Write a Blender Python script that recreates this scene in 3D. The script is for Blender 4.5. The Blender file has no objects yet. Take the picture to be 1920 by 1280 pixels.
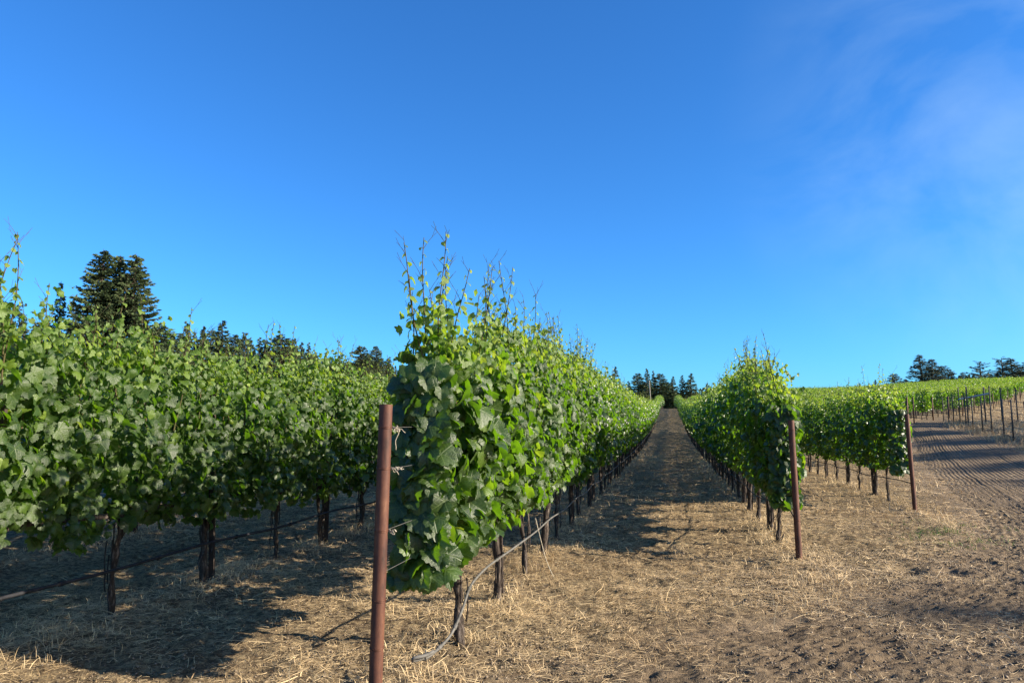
import bpy, math, random
import numpy as np
R = math.radians
C = bpy.context.scene.collection
scene = bpy.context.scene
rng = np.random.default_rng(7)
random.seed(7)

# ------------------------------------------------------------------ camera
cam_d = bpy.data.cameras.new('camera')
cam = bpy.data.objects.new('camera', cam_d); C.objects.link(cam)
cam_d.lens = 26.25; cam_d.sensor_width = 36.0; cam_d.clip_start = 0.05; cam_d.clip_end = 3000
cam.location = (0, 0, 1.6)
cam.rotation_euler = (R(90 + 6.28), 0, R(11.87))
scene.camera = cam

# ------------------------------------------------------------------ sky and sun
SUN_EL, SUN_AZ = 23.0, 91.5        # azimuth measured clockwise from +Y (the row direction)
world = bpy.data.worlds.new('World'); scene.world = world; world.use_nodes = True
wn, wl = world.node_tree.nodes, world.node_tree.links
for n in list(wn): wn.remove(n)
def N(nodes, t, **kw):
    n = nodes.new(t)
    for k, v in kw.items(): setattr(n, k, v)
    return n
sky = N(wn, 'ShaderNodeTexSky', sky_type='NISHITA', sun_disc=False)
sky.sun_elevation = R(SUN_EL); sky.sun_rotation = R(SUN_AZ)
sky.altitude = 300; sky.air_density = 1.0; sky.dust_density = 0.3; sky.ozone_density = 3.0
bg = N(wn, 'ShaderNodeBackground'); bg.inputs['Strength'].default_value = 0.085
wo = N(wn, 'ShaderNodeOutputWorld')
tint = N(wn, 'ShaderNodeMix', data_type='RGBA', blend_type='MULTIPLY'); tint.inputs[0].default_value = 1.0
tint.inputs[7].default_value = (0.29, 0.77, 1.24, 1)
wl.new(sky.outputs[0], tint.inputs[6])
# sky tint warmed and brightened on the unseen sun side, added as fill light
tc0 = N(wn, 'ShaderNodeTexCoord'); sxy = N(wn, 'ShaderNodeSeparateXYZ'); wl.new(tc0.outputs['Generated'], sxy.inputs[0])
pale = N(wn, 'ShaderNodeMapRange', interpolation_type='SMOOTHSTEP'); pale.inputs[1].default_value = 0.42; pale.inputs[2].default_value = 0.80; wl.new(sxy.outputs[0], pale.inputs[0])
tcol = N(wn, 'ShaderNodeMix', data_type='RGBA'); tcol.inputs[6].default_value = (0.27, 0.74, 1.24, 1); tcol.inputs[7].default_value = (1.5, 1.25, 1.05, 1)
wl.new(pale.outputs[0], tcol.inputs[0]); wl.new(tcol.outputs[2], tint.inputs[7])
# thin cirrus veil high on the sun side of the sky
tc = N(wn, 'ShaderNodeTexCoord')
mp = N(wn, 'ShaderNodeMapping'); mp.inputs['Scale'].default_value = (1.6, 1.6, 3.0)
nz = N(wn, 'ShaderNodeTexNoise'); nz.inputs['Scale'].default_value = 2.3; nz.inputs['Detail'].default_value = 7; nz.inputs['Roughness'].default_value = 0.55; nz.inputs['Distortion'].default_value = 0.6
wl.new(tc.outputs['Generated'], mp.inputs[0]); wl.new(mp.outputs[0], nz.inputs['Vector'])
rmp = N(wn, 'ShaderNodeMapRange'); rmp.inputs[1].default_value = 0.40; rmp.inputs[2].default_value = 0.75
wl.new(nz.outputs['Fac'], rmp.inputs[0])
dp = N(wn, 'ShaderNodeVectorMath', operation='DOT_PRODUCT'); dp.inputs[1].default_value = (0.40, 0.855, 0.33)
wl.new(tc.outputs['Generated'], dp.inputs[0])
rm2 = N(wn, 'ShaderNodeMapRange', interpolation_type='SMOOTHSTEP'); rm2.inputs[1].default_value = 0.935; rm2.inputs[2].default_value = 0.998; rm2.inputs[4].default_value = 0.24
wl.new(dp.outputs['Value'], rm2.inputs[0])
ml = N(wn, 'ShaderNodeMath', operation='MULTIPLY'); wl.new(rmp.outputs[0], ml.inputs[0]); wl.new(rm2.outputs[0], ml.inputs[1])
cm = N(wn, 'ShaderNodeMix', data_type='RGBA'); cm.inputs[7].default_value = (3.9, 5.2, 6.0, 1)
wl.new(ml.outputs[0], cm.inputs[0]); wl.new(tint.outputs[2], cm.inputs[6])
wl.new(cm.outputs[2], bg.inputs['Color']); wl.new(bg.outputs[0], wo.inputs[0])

sun_d = bpy.data.lights.new('sun', 'SUN'); sun_d.energy = 5.0; sun_d.angle = R(0.53); sun_d.color = (1.0, 0.89, 0.72)
sun = bpy.data.objects.new('sun', sun_d); C.objects.link(sun)
sun.rotation_euler = (R(90 - SUN_EL), 0, R(180 - SUN_AZ))
scene.view_settings.view_transform = 'Standard'; scene.view_settings.look = 'None'
scene.view_settings.exposure = 1.2; scene.view_settings.gamma = 1.0; scene.view_settings.use_curve_mapping = False
try:
    scene.cycles.use_denoising = True
    scene.cycles.max_bounces = 8; scene.cycles.transmission_bounces = 4; scene.cycles.diffuse_bounces = 4
    scene.cycles.sample_clamp_indirect = 6
except Exception: pass

# ------------------------------------------------------------------ terrain height
def S(x, a, b):
    t = np.clip((np.asarray(x, float) - a) / (b - a), 0, 1); return t * t * (3 - 2 * t)
def hbase(u, v):
    w = np.clip(np.asarray(v, float) - 18, 0, None)
    zb = np.where(w < 75, .0004 * w * w, .0004 * 75 * 75 + 4.2 * (1 - np.exp(-(np.maximum(w, 75) - 75) / 75.)))
    zb = zb - .035 * np.clip(np.asarray(v, float) - 186, 0, 120)
    return zb + 1.1 * S(u, 5, 14) * S(v, 12, 50) + 1.9 * S(u, 20, 60) * S(v, 90, 150)
def H1(u, v): return float(hbase(u, v))
def vnoise(x, y, seed=0):
    xi = np.floor(x).astype(np.int64); yi = np.floor(y).astype(np.int64); fx = x - xi; fy = y - yi
    fx = fx * fx * (3 - 2 * fx); fy = fy * fy * (3 - 2 * fy)
    def h(a, b):
        n = (a * 374761393 + b * 668265263 + seed * 1442695041) & 0x7fffffff
        n = ((n ^ (n >> 13)) * 1274126177) & 0x7fffffff
        return ((n ^ (n >> 16)) & 0xffff) / 65535.0
    return (h(xi, yi) * (1 - fx) + h(xi + 1, yi) * fx) * (1 - fy) + (h(xi, yi + 1) * (1 - fx) + h(xi + 1, yi + 1) * fx) * fy
def fbm(x, y, o=4, seed=0):
    s = 0; a = 1; t = 0
    for i in range(o):
        s = s + a * vnoise(x * 2 ** i, y * 2 ** i, seed + i * 17); t += a; a *= .5
    return s / t
ROWS_NEAR = [-13.4, -10.5, -7.55, -4.5, -1.53, 1.4, 4.35]
ROADL = np.array([(-3.2, 1.0), (-2.2, 3.0), (-0.9, 4.6), (-.24, 5.5), (.55, 6.3), (1.53, 7.2), (2.75, 8.5), (3.75, 10.4), (5.2, 15.2), (6.9, 22.1), (9.6, 33), (13.2, 46), (17.0, 58), (22, 72)])
ROADR = np.array([(6.0, 0.0), (7.0, 3.0), (7.6, 5.0), (8.2, 7.0), (8.7, 9.0), (9.2, 11), (9.7, 13), (10.2, 16), (10.9, 20), (11.7, 25), (13.0, 33), (15.2, 46), (19.0, 57), (24, 71)])
def roadl_u(v): return np.interp(v, ROADL[:, 1], ROADL[:, 0])
def roadr_u(v): return np.interp(v, ROADR[:, 1], ROADR[:, 0])
def ground_z(u, v, fine=True):
    z = hbase(u, v)
    d = np.hypot(u, v)
    k = 1 - S(d, 25, 60)
    for ru in ROWS_NEAR:
        z = z + k * .05 * np.exp(-((u - ru) / .42) ** 2) * (1 - S(u, roadl_u(v) - 1.2, roadl_u(v)))
    z = z + k * .05 * (fbm(u * .8, v * .8, 3, 5) - .5)
    if fine:
        k2 = 1 - S(d, 14, 30)
        z = z + k2 * ((.062 * (fbm(u * 6, v * 6, 3, 9) - .5)) + .046 * (fbm(u * 20, v * 20, 3, 21) - .5))
        # small burrow in the soil
        z = z - .09 * np.exp(-(((u - 2.55) / .16) ** 2 + ((v - 9.2) / .22) ** 2)) - .06 * np.exp(-(((u - 2.95) / .1) ** 2 + ((v - 9.1) / .16) ** 2))
    return z

# ------------------------------------------------------------------ mesh helpers
def mesh_np(name, V, F, mats, uv=None, tone=None, mi=None, smooth=True):
    """V (n,3), F (m,k) with constant k or a list of such arrays"""
    Fs = F if isinstance(F, list) else [F]
    V = np.asarray(V, np.float32)
    me = bpy.data.meshes.new(name)
    me.vertices.add(len(V)); me.vertices.foreach_set('co', V.ravel())
    loops = np.concatenate([f.ravel() for f in Fs]).astype(np.int32)
    tot = np.concatenate([np.full(len(f), f.shape[1], np.int32) for f in Fs])
    st = np.concatenate([[0], np.cumsum(tot)[:-1]]).astype(np.int32)
    me.loops.add(len(loops)); me.loops.foreach_set('vertex_index', loops)
    me.polygons.add(len(tot)); me.polygons.foreach_set('loop_start', st); me.polygons.foreach_set('loop_total', tot)
    me.polygons.foreach_set('use_smooth', np.full(len(tot), smooth))
    if mi is not None: me.polygons.foreach_set('material_index', np.asarray(mi, np.int32))
    for m in (mats if isinstance(mats, (list, tuple)) else [mats]): me.materials.append(m)
    if uv is not None:
        l = me.uv_layers.new(name='UVMap'); l.data.foreach_set('uv', np.asarray(uv, np.float32)[loops].ravel())
    if tone is not None:
        a = me.attributes.new('tone', 'FLOAT', 'POINT'); a.data.foreach_set('value', np.asarray(tone, np.float32))
    me.update(calc_edges=True); me.validate()
    return me
def link(name, me, parent=None, loc=None):
    o = bpy.data.objects.new(name, me); C.objects.link(o)
    if parent is not None: o.parent = parent
    if loc is not None: o.location = loc
    return o
def tag(o, label=None, cat=None, group=None, kind=None):
    if label: o['label'] = label
    if cat: o['category'] = cat
    if group: o['group'] = group
    if kind: o['kind'] = kind
    return o
def empty(name, loc=(0, 0, 0), rz=0):
    o = bpy.data.objects.new(name, None); C.objects.link(o); o.location = loc; o.rotation_euler = (0, 0, rz); o.empty_display_size = .1
    return o
class MB:
    """collects triangles / quads with tone and material index"""
    def __init__(s): s.V = []; s.F = []; s.M = []; s.T = []; s.U = []; s.n = 0
    def add(s, V, F, mi=0, tone=0.5, uv=None):
        V = np.asarray(V, float); F = np.asarray(F, int)
        s.V.append(V); s.F.append(F + s.n); s.M.append(np.full(len(F), mi)); s.n += len(V)
        s.T.append(np.broadcast_to(np.asarray(tone, float), (len(V),)).copy()); s.U.append(np.zeros((len(V), 2)) if uv is None else uv)
    def tube(s, P, r, sides=6, mi=0, tone=.5, cap=True, rough=0.0, seed=0):
        P = np.asarray(P, float); n = len(P); r = np.broadcast_to(np.asarray(r, float), (n,))
        T = np.gradient(P, axis=0); T /= np.linalg.norm(T, axis=1)[:, None] + 1e-9
        ref = np.array([1., 0, 0]) if abs(T[0][0]) < .8 else np.array([0, 1., 0])
        A = np.cross(T, ref); A /= np.linalg.norm(A, axis=1)[:, None] + 1e-9; B = np.cross(T, A)
        th = np.arange(sides) / sides * 2 * math.pi
        rr = np.repeat(r[:, None], sides, 1)
        if rough:
            rg = np.random.default_rng(seed)
            lob = rg.uniform(-1, 1, sides); tw = rg.uniform(-.5, .5, (n, sides))
            for i in range(n): rr[i] *= 1 + rough * (lob + .7 * tw[i])
        V = P[:, None, :] + rr[..., None] * (np.cos(th)[None, :, None] * A[:, None, :] + np.sin(th)[None, :, None] * B[:, None, :])
        F = []
        for i in range(n - 1):
            for j in range(sides):
                a = i * sides + j; b = i * sides + (j + 1) % sides
                F.append((a, b, b + sides)); F.append((a, b + sides, a + sides))
        if cap:
            for j in range(1, sides - 1):
                F.append((0, j + 1, j)); q = (n - 1) * sides; F.append((q, q + j, q + j + 1))
        s.add(V.reshape(-1, 3), F, mi, tone)
    def box(s, x0, x1, y0, y1, z0, z1, mi=0):
        V = [(x, y, z) for x in (x0, x1) for y in (y0, y1) for z in (z0, z1)]
        F = [(0, 1, 3), (0, 3, 2), (4, 6, 7), (4, 7, 5), (0, 4, 5), (0, 5, 1), (2, 3, 7), (2, 7, 6), (0, 2, 6), (0, 6, 4), (1, 5, 7), (1, 7, 3)]
        s.add(V, F, mi)
    def me(s, name, mats, smooth=True):
        return mesh_np(name, np.concatenate(s.V), np.concatenate(s.F), mats, np.concatenate(s.U), np.concatenate(s.T), np.concatenate(s.M), smooth)
    def build(s, name, mats, parent=None, smooth=True, loc=None): return link(name, s.me(name, mats, smooth), parent, loc)
def copy_tree(o, parent=None):
    c = o.copy(); C.objects.link(c)
    if parent is not None: c.parent = parent
    for ch in KIDS.get(o.name, []): copy_tree(ch, c)
    return c
KIDS = {}
def kid(p, c): KIDS.setdefault(p.name, []).append(c); return c

# ------------------------------------------------------------------ materials
def mat(name):
    m = bpy.data.materials.new(name); m.use_nodes = True; nt = m.node_tree
    for n in list(nt.nodes): nt.nodes.remove(n)
    out = nt.nodes.new('ShaderNodeOutputMaterial'); return m, nt.nodes, nt.links, out
def ramp(nodes, stops):
    r = nodes.new('ShaderNodeValToRGB'); e = r.color_ramp.elements
    while len(e) < len(stops): e.new(.5)
    for i, (p, c) in enumerate(stops): e[i].position = p; e[i].color = (*c, 1)
    return r
def noise(nodes, links, scale, detail=4, vec=None, rough=.55):
    n = nodes.new('ShaderNodeTexNoise'); n.inputs['Scale'].default_value = scale; n.inputs['Detail'].default_value = detail; n.inputs['Roughness'].default_value = rough
    if vec is not None: links.new(vec, n.inputs['Vector'])
    return n
def math_n(nodes, links, op, a, b=None, c=None, clamp=False):
    n = nodes.new('ShaderNodeMath'); n.operation = op; n.use_clamp = clamp
    for i, v in enumerate((a, b, c)):
        if v is None: continue
        if hasattr(v, 'is_output'): links.new(v, n.inputs[i])
        else: n.inputs[i].default_value = v
    return n.outputs[0]

def leaf_material(name, veins):
    m, n, l, out = mat(name)
    at = n.new('ShaderNodeAttribute'); at.attribute_name = 'tone'
    tcn = n.new('ShaderNodeTexCoord')
    nzz = noise(n, l, 9.0, 3, tcn.outputs['Object'])
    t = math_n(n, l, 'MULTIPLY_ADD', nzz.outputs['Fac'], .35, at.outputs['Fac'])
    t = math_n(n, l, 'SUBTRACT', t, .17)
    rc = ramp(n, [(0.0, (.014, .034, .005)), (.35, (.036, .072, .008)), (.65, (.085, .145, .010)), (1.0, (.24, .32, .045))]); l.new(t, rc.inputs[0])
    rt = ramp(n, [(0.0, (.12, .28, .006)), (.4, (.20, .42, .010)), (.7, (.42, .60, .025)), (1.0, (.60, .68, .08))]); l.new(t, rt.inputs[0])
    p = n.new('ShaderNodeBsdfPrincipled'); tr = n.new('ShaderNodeBsdfTranslucent'); mx = n.new('ShaderNodeMixShader')
    geo = n.new('ShaderNodeNewGeometry')
    under = n.new('ShaderNodeMix'); under.data_type = 'RGBA'; under.inputs[7].default_value = (.12, .19, .07, 1)
    uf = math_n(n, l, 'MULTIPLY', geo.outputs['Backfacing'], .45); l.new(uf, under.inputs[0]); l.new(rc.outputs[0], under.inputs[6])
    base = under.outputs[2]
    p.inputs['Roughness'].default_value = .42
    p.inputs['Specular IOR Level'].default_value = .68
    if veins:
        sx = n.new('ShaderNodeSeparateXYZ'); l.new(tcn.outputs['UV'], sx.inputs[0])
        phi = math_n(n, l, 'ABSOLUTE', math_n(n, l, 'ARCTAN2', sx.outputs[0], sx.outputs[1]))
        rr = math_n(n, l, 'SQRT', math_n(n, l, 'ADD', math_n(n, l, 'POWER', math_n(n, l, 'ABSOLUTE', sx.outputs[0]), 2.0), math_n(n, l, 'POWER', math_n(n, l, 'ABSOLUTE', sx.outputs[1]), 2.0)))
        d1 = math_n(n, l, 'ABSOLUTE', math_n(n, l, 'SUBTRACT', phi, R(58))); d2 = math_n(n, l, 'ABSOLUTE', math_n(n, l, 'SUBTRACT', phi, R(115)))
        d = math_n(n, l, 'MINIMUM', phi, math_n(n, l, 'MINIMUM', d1, d2))
        dist = math_n(n, l, 'MULTIPLY', rr, math_n(n, l, 'SINE', d))
        vein = math_n(n, l, 'SUBTRACT', 1.0, math_n(n, l, 'DIVIDE', dist, .03), clamp=True)
        sec = math_n(n, l, 'SINE', math_n(n, l, 'MULTIPLY_ADD', rr, 34.0, math_n(n, l, 'MULTIPLY', dist, -26.0)))
        sec = math_n(n, l, 'POWER', math_n(n, l, 'MULTIPLY_ADD', sec, .5, .5), 6.0)
        allv = math_n(n, l, 'MAXIMUM', vein, math_n(n, l, 'MULTIPLY', sec, .35))
        vm = n.new('ShaderNodeMix'); vm.data_type = 'RGBA'; vm.inputs[7].default_value = (.20, .29, .08, 1)
        l.new(math_n(n, l, 'MULTIPLY', allv, .6), vm.inputs[0]); l.new(base, vm.inputs[6]); base = vm.outputs[2]
        fine = noise(n, l, 26, 3, tcn.outputs['UV'])
        hgt = math_n(n, l, 'MULTIPLY_ADD', fine.outputs['Fac'], .8, math_n(n, l, 'MULTIPLY', allv, -.9))
        bp = n.new('ShaderNodeBump'); bp.inputs['Strength'].default_value = .5; bp.inputs['Distance'].default_value = .004
        l.new(hgt, bp.inputs['Height']); l.new(bp.outputs[0], p.inputs['Normal'])
    l.new(base, p.inputs['Base Color']); l.new(rt.outputs[0], tr.inputs[0])
    mx.inputs[0].default_value = .38
    l.new(p.outputs[0], mx.inputs[1]); l.new(tr.outputs[0], mx.inputs[2]); l.new(mx.outputs[0], out.inputs[0])
    return m
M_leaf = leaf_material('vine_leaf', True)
M_leafs = leaf_material('vine_leaf_simple', False)

def simple(name, stops, scale=6, rough=.8, bump=.4, bdist=.01, stretch=None, metallic=0, detail=6, coord='Object', spec=.3):
    m, n, l, out = mat(name)
    tcn = n.new('ShaderNodeTexCoord'); v = tcn.outputs[coord]
    if stretch:
        mpn = n.new('ShaderNodeMapping'); mpn.inputs['Scale'].default_value = stretch; l.new(v, mpn.inputs[0]); v = mpn.outputs[0]
    nz1 = noise(n, l, scale, detail, v, .65); rc = ramp(n, stops); l.new(nz1.outputs['Fac'], rc.inputs[0])
    p = n.new('ShaderNodeBsdfPrincipled'); p.inputs['Roughness'].default_value = rough; p.inputs['Metallic'].default_value = metallic; p.inputs['Specular IOR Level'].default_value = spec
    l.new(rc.outputs[0], p.inputs['Base Color'])
    nz2 = noise(n, l, scale * 2.5, 5, v, .65)
    bp = n.new('ShaderNodeBump'); bp.inputs['Strength'].default_value = bump; bp.inputs['Distance'].default_value = bdist
    l.new(nz2.outputs['Fac'], bp.inputs['Height']); l.new(bp.outputs[0], p.inputs['Normal']); l.new(p.outputs[0], out.inputs[0])
    return m
M_bark = simple('vine_bark', [(.32, (.014, .010, .008)), (.52, (.055, .041, .033)), (.68, (.20, .165, .14))], 9, .9, 1.0, .012, (6, 6, .9))
M_stem = simple('shoot_stem', [(.3, (.035, .045, .012)), (.7, (.10, .07, .03))], 20, .75, .1)
M_rust = simple('rusty_pipe', [(.30, (.028, .013, .010)), (.46, (.085, .032, .021)), (.60, (.125, .050, .028)), (.74, (.21, .10, .055))], 14, .62, .35, .002, (1, 1, .35), .15, 8, spec=.45)
M_stake = simple('weathered_stake', [(.3, (.022, .017, .015)), (.7, (.07, .05, .04))], 10, .85, .6, .004, (5, 5, .6))
M_wire = simple('wire_tie', [(.3, (.06, .025, .02)), (.7, (.22, .10, .06))], 40, .5, .1, .001, metallic=.5)
M_tail = simple('frayed_tie', [(.3, (.28, .24, .17)), (.7, (.5, .45, .36))], 60, .8, .1, .001)
M_hose = simple('drip_hose_black', [(.3, (.010, .010, .012)), (.7, (.035, .035, .04))], 12, .7, .15, .002, spec=.2)
M_hoseg = simple('drip_hose_dusty', [(.3, (.06, .057, .05)), (.7, (.17, .16, .145))], 12, .65, .15, .002)
M_galv = simple('galvanised_pipe', [(.3, (.30, .31, .31)), (.7, (.5, .5, .5))], 8, .5, .1, .002, metallic=.3)
M_post = simple('fence_post_steel', [(.3, (.03, .028, .026)), (.7, (.08, .07, .06))], 8, .7, .1, .002)
M_pole = simple('old_wood_pole', [(.3, (.22, .19, .16)), (.7, (.42, .38, .33))], 6, .9, .4, .01, (4, 4, .5))
M_trunk = simple('conifer_bark', [(.3, (.03, .022, .017)), (.7, (.085, .062, .048))], 3, .95, .6, .04, (3, 3, .6))

def needles(name, a, b):
    m, n, l, out = mat(name)
    at = n.new('ShaderNodeAttribute'); at.attribute_name = 'tone'
    rc = ramp(n, [(0, a), (1, b)]); l.new(at.outputs['Fac'], rc.inputs[0])
    p = n.new('ShaderNodeBsdfPrincipled'); p.inputs['Roughness'].default_value = .7; p.inputs['Specular IOR Level'].default_value = .2
    l.new(rc.outputs[0], p.inputs['Base Color'])
    tr = n.new('ShaderNodeBsdfTranslucent'); l.new(rc.outputs[0], tr.inputs[0])
    mx = n.new('ShaderNodeMixShader'); mx.inputs[0].default_value = .15
    l.new(p.outputs[0], mx.inputs[1]); l.new(tr.outputs[0], mx.inputs[2]); l.new(mx.outputs[0], out.inputs[0]); return m
M_needle = needles('conifer_needles', (.032, .056, .026), (.115, .155, .060))
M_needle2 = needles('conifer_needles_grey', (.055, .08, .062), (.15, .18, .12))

def straw_mat(name, a, b, trans=.2):
    m, n, l, out = mat(name)
    at = n.new('ShaderNodeAttribute'); at.attribute_name = 'tone'
    rc = ramp(n, [(0, a), (1, b)]); l.new(at.outputs['Fac'], rc.inputs[0])
    p = n.new('ShaderNodeBsdfPrincipled'); p.inputs['Roughness'].default_value = .6; p.inputs['Specular IOR Level'].default_value = .35
    l.new(rc.outputs[0], p.inputs['Base Color'])
    tr = n.new('ShaderNodeBsdfTranslucent'); l.new(rc.outputs[0], tr.inputs[0])
    mx = n.new('ShaderNodeMixShader'); mx.inputs[0].default_value = trans
    l.new(p.outputs[0], mx.inputs[1]); l.new(tr.outputs[0], mx.inputs[2]); l.new(mx.outputs[0], out.inputs[0]); return m
M_straw = straw_mat('dry_straw', (.20, .12, .05), (.93, .71, .41))
M_clod = straw_mat('soil_clod', (.08, .058, .038), (.28, .215, .145), .0)
M_green = straw_mat('green_weed', (.06, .12, .02), (.16, .26, .05), .3)

def ground_material():
    m, n, l, out = mat('ground_soil')
    at = n.new('ShaderNodeAttribute'); at.attribute_name = 'tone'
    g = n.new('ShaderNodeNewGeometry'); pos = g.outputs['Position']
    n1 = noise(n, l, .9, 6, pos, .6); n2 = noise(n, l, 14, 6, pos, .7); n3 = noise(n, l, 70, 4, pos, .7)
    straw = ramp(n, [(.32, (.052, .036, .024)), (.46, (.15, .107, .065)), (.565, (.40, .30, .17)), (.69, (.66, .52, .32))])
    s = math_n(n, l, 'ADD', math_n(n, l, 'MULTIPLY', n2.outputs['Fac'], .55), math_n(n, l, 'ADD', math_n(n, l, 'MULTIPLY', n3.outputs['Fac'], .3), math_n(n, l, 'MULTIPLY', n1.outputs['Fac'], .2)))
    l.new(math_n(n, l, 'SUBTRACT', s, .03), straw.inputs[0])
    dirt = ramp(n, [(.32, (.11, .078, .048)), (.5, (.235, .172, .11)), (.72, (.35, .265, .175))]); l.new(math_n(n, l, 'SUBTRACT', s, .02), dirt.inputs[0])
    mx = n.new('ShaderNodeMix'); mx.data_type = 'RGBA'; l.new(at.outputs['Fac'], mx.inputs[0]); l.new(straw.outputs[0], mx.inputs[6]); l.new(dirt.outputs[0], mx.inputs[7])
    p = n.new('ShaderNodeBsdfPrincipled'); p.inputs['Roughness'].default_value = .95; p.inputs['Specular IOR Level'].default_value = .1
    l.new(mx.outputs[2], p.inputs['Base Color'])
    mpn = n.new('ShaderNodeMapping'); mpn.inputs['Rotation'].default_value = (0, 0, .6); mpn.inputs['Scale'].default_value = (1, 5, 1); l.new(pos, mpn.inputs[0])
    n4 = noise(n, l, 18, 5, mpn.outputs[0], .75)
    hh = math_n(n, l, 'ADD', n2.outputs['Fac'], math_n(n, l, 'ADD', math_n(n, l, 'MULTIPLY', n3.outputs['Fac'], .35), math_n(n, l, 'MULTIPLY', n4.outputs['Fac'], .5)))
    bp = n.new('ShaderNodeBump'); bp.inputs['Strength'].default_value = .9; bp.inputs['Distance'].default_value = .05
    l.new(hh, bp.inputs['Height']); l.new(bp.outputs[0], p.inputs['Normal']); l.new(p.outputs[0], out.inputs[0]); return m
M_ground = ground_material()

def road_material():
    m, n, l, out = mat('road_dirt')
    g = n.new('ShaderNodeNewGeometry'); pos = g.outputs['Position']
    tcn = n.new('ShaderNodeTexCoord'); sx = n.new('ShaderNodeSeparateXYZ'); l.new(tcn.outputs['UV'], sx.inputs[0])
    n1 = noise(n, l, .6, 5, pos); n2 = noise(n, l, 16, 6, pos, .7); n3 = noise(n, l, 60, 4, pos, .7)
    s = math_n(n, l, 'ADD', math_n(n, l, 'MULTIPLY', n2.outputs['Fac'], .5), math_n(n, l, 'ADD', math_n(n, l, 'MULTIPLY', n3.outputs['Fac'], .25), math_n(n, l, 'MULTIPLY', n1.outputs['Fac'], .3)))
    rc = ramp(n, [(.36, (.09, .064, .040)), (.52, (.19, .14, .09)), (.7, (.28, .212, .14))]); l.new(s, rc.inputs[0])
    p = n.new('ShaderNodeBsdfPrincipled'); p.inputs['Roughness'].default_value = .95; p.inputs['Specular IOR Level'].default_value = .1
    l.new(rc.outputs[0], p.inputs['Base Color'])
    # combed ridges left by the roller, along the road (uv.x is metres across)
    wob = noise(n, l, .09, 1, pos)
    ph = math_n(n, l, 'MULTIPLY_ADD', wob.outputs['Fac'], 2.0, math_n(n, l, 'MULTIPLY', sx.outputs[0], 2 * math.pi / .12))
    rid = math_n(n, l, 'MULTIPLY_ADD', math_n(n, l, 'SINE', ph), .5, .5)
    msk = noise(n, l, .5, 3, pos); mk = n.new('ShaderNodeMapRange'); mk.inputs[1].default_value = .3; mk.inputs[2].default_value = .5; l.new(msk.outputs['Fac'], mk.inputs[0])
    rid = math_n(n, l, 'MULTIPLY', rid, mk.outputs[0])
    hh = math_n(n, l, 'ADD', math_n(n, l, 'MULTIPLY', rid, .5), math_n(n, l, 'ADD', math_n(n, l, 'MULTIPLY', n2.outputs['Fac'], .9), math_n(n, l, 'MULTIPLY', n3.outputs['Fac'], .7)))
    bp = n.new('ShaderNodeBump'); bp.inputs['Strength'].default_value = 1.0; bp.inputs['Distance'].default_value = .04
    l.new(hh, bp.inputs['Height']); l.new(bp.outputs[0], p.inputs['Normal']); l.new(p.outputs[0], out.inputs[0]); return m
M_road = road_material()

# ------------------------------------------------------------------ ground and road
def graded(lo, hi, step, far_lo, far_hi, g):
    a = list(np.arange(lo, hi, step)); x = hi; s = step
    while x < far_hi: a.append(x); s *= g; x += s
    a.append(far_hi); x = lo - step; s = step; b = []
    while x > far_lo: b.append(x); s *= g; x -= s
    b.append(far_lo); return np.array(b[::-1] + a)
us = graded(-6.0, 5.0, .03, -900, 900, 1.07); vs = graded(3.0, 12.0, .03, -200, 1500, 1.045)
U, Vv = np.meshgrid(us, vs)
Z = ground_z(U, Vv)
clodz = 0
inroad = (U > roadl_u(Vv) + .25) & (U < roadr_u(Vv) - .3) & (Vv > 0.5) & (Vv < 70)
Z = np.where(inroad, Z - .09, Z)
ny, nx = U.shape
idx = np.arange(ny * nx).reshape(ny, nx)
F = np.stack([idx[:-1, :-1], idx[:-1, 1:], idx[1:, 1:], idx[1:, :-1]], -1).reshape(-1, 4)
edge = S(U - roadl_u(Vv), -1.0, .2) * (Vv < 75) * (1 - S(U - roadr_u(Vv), -.5, .8))
dirt = np.clip(edge * 1.2 + (fbm(U * 1.5, Vv * 1.5, 4, 3) - .5) * .9, 0, 1) * (edge > 0.01)
link('ground', mesh_np('ground', np.stack([U, Vv, Z], -1).reshape(-1, 3), F, M_ground, tone=dirt.ravel()))['kind'] = 'structure'

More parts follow.
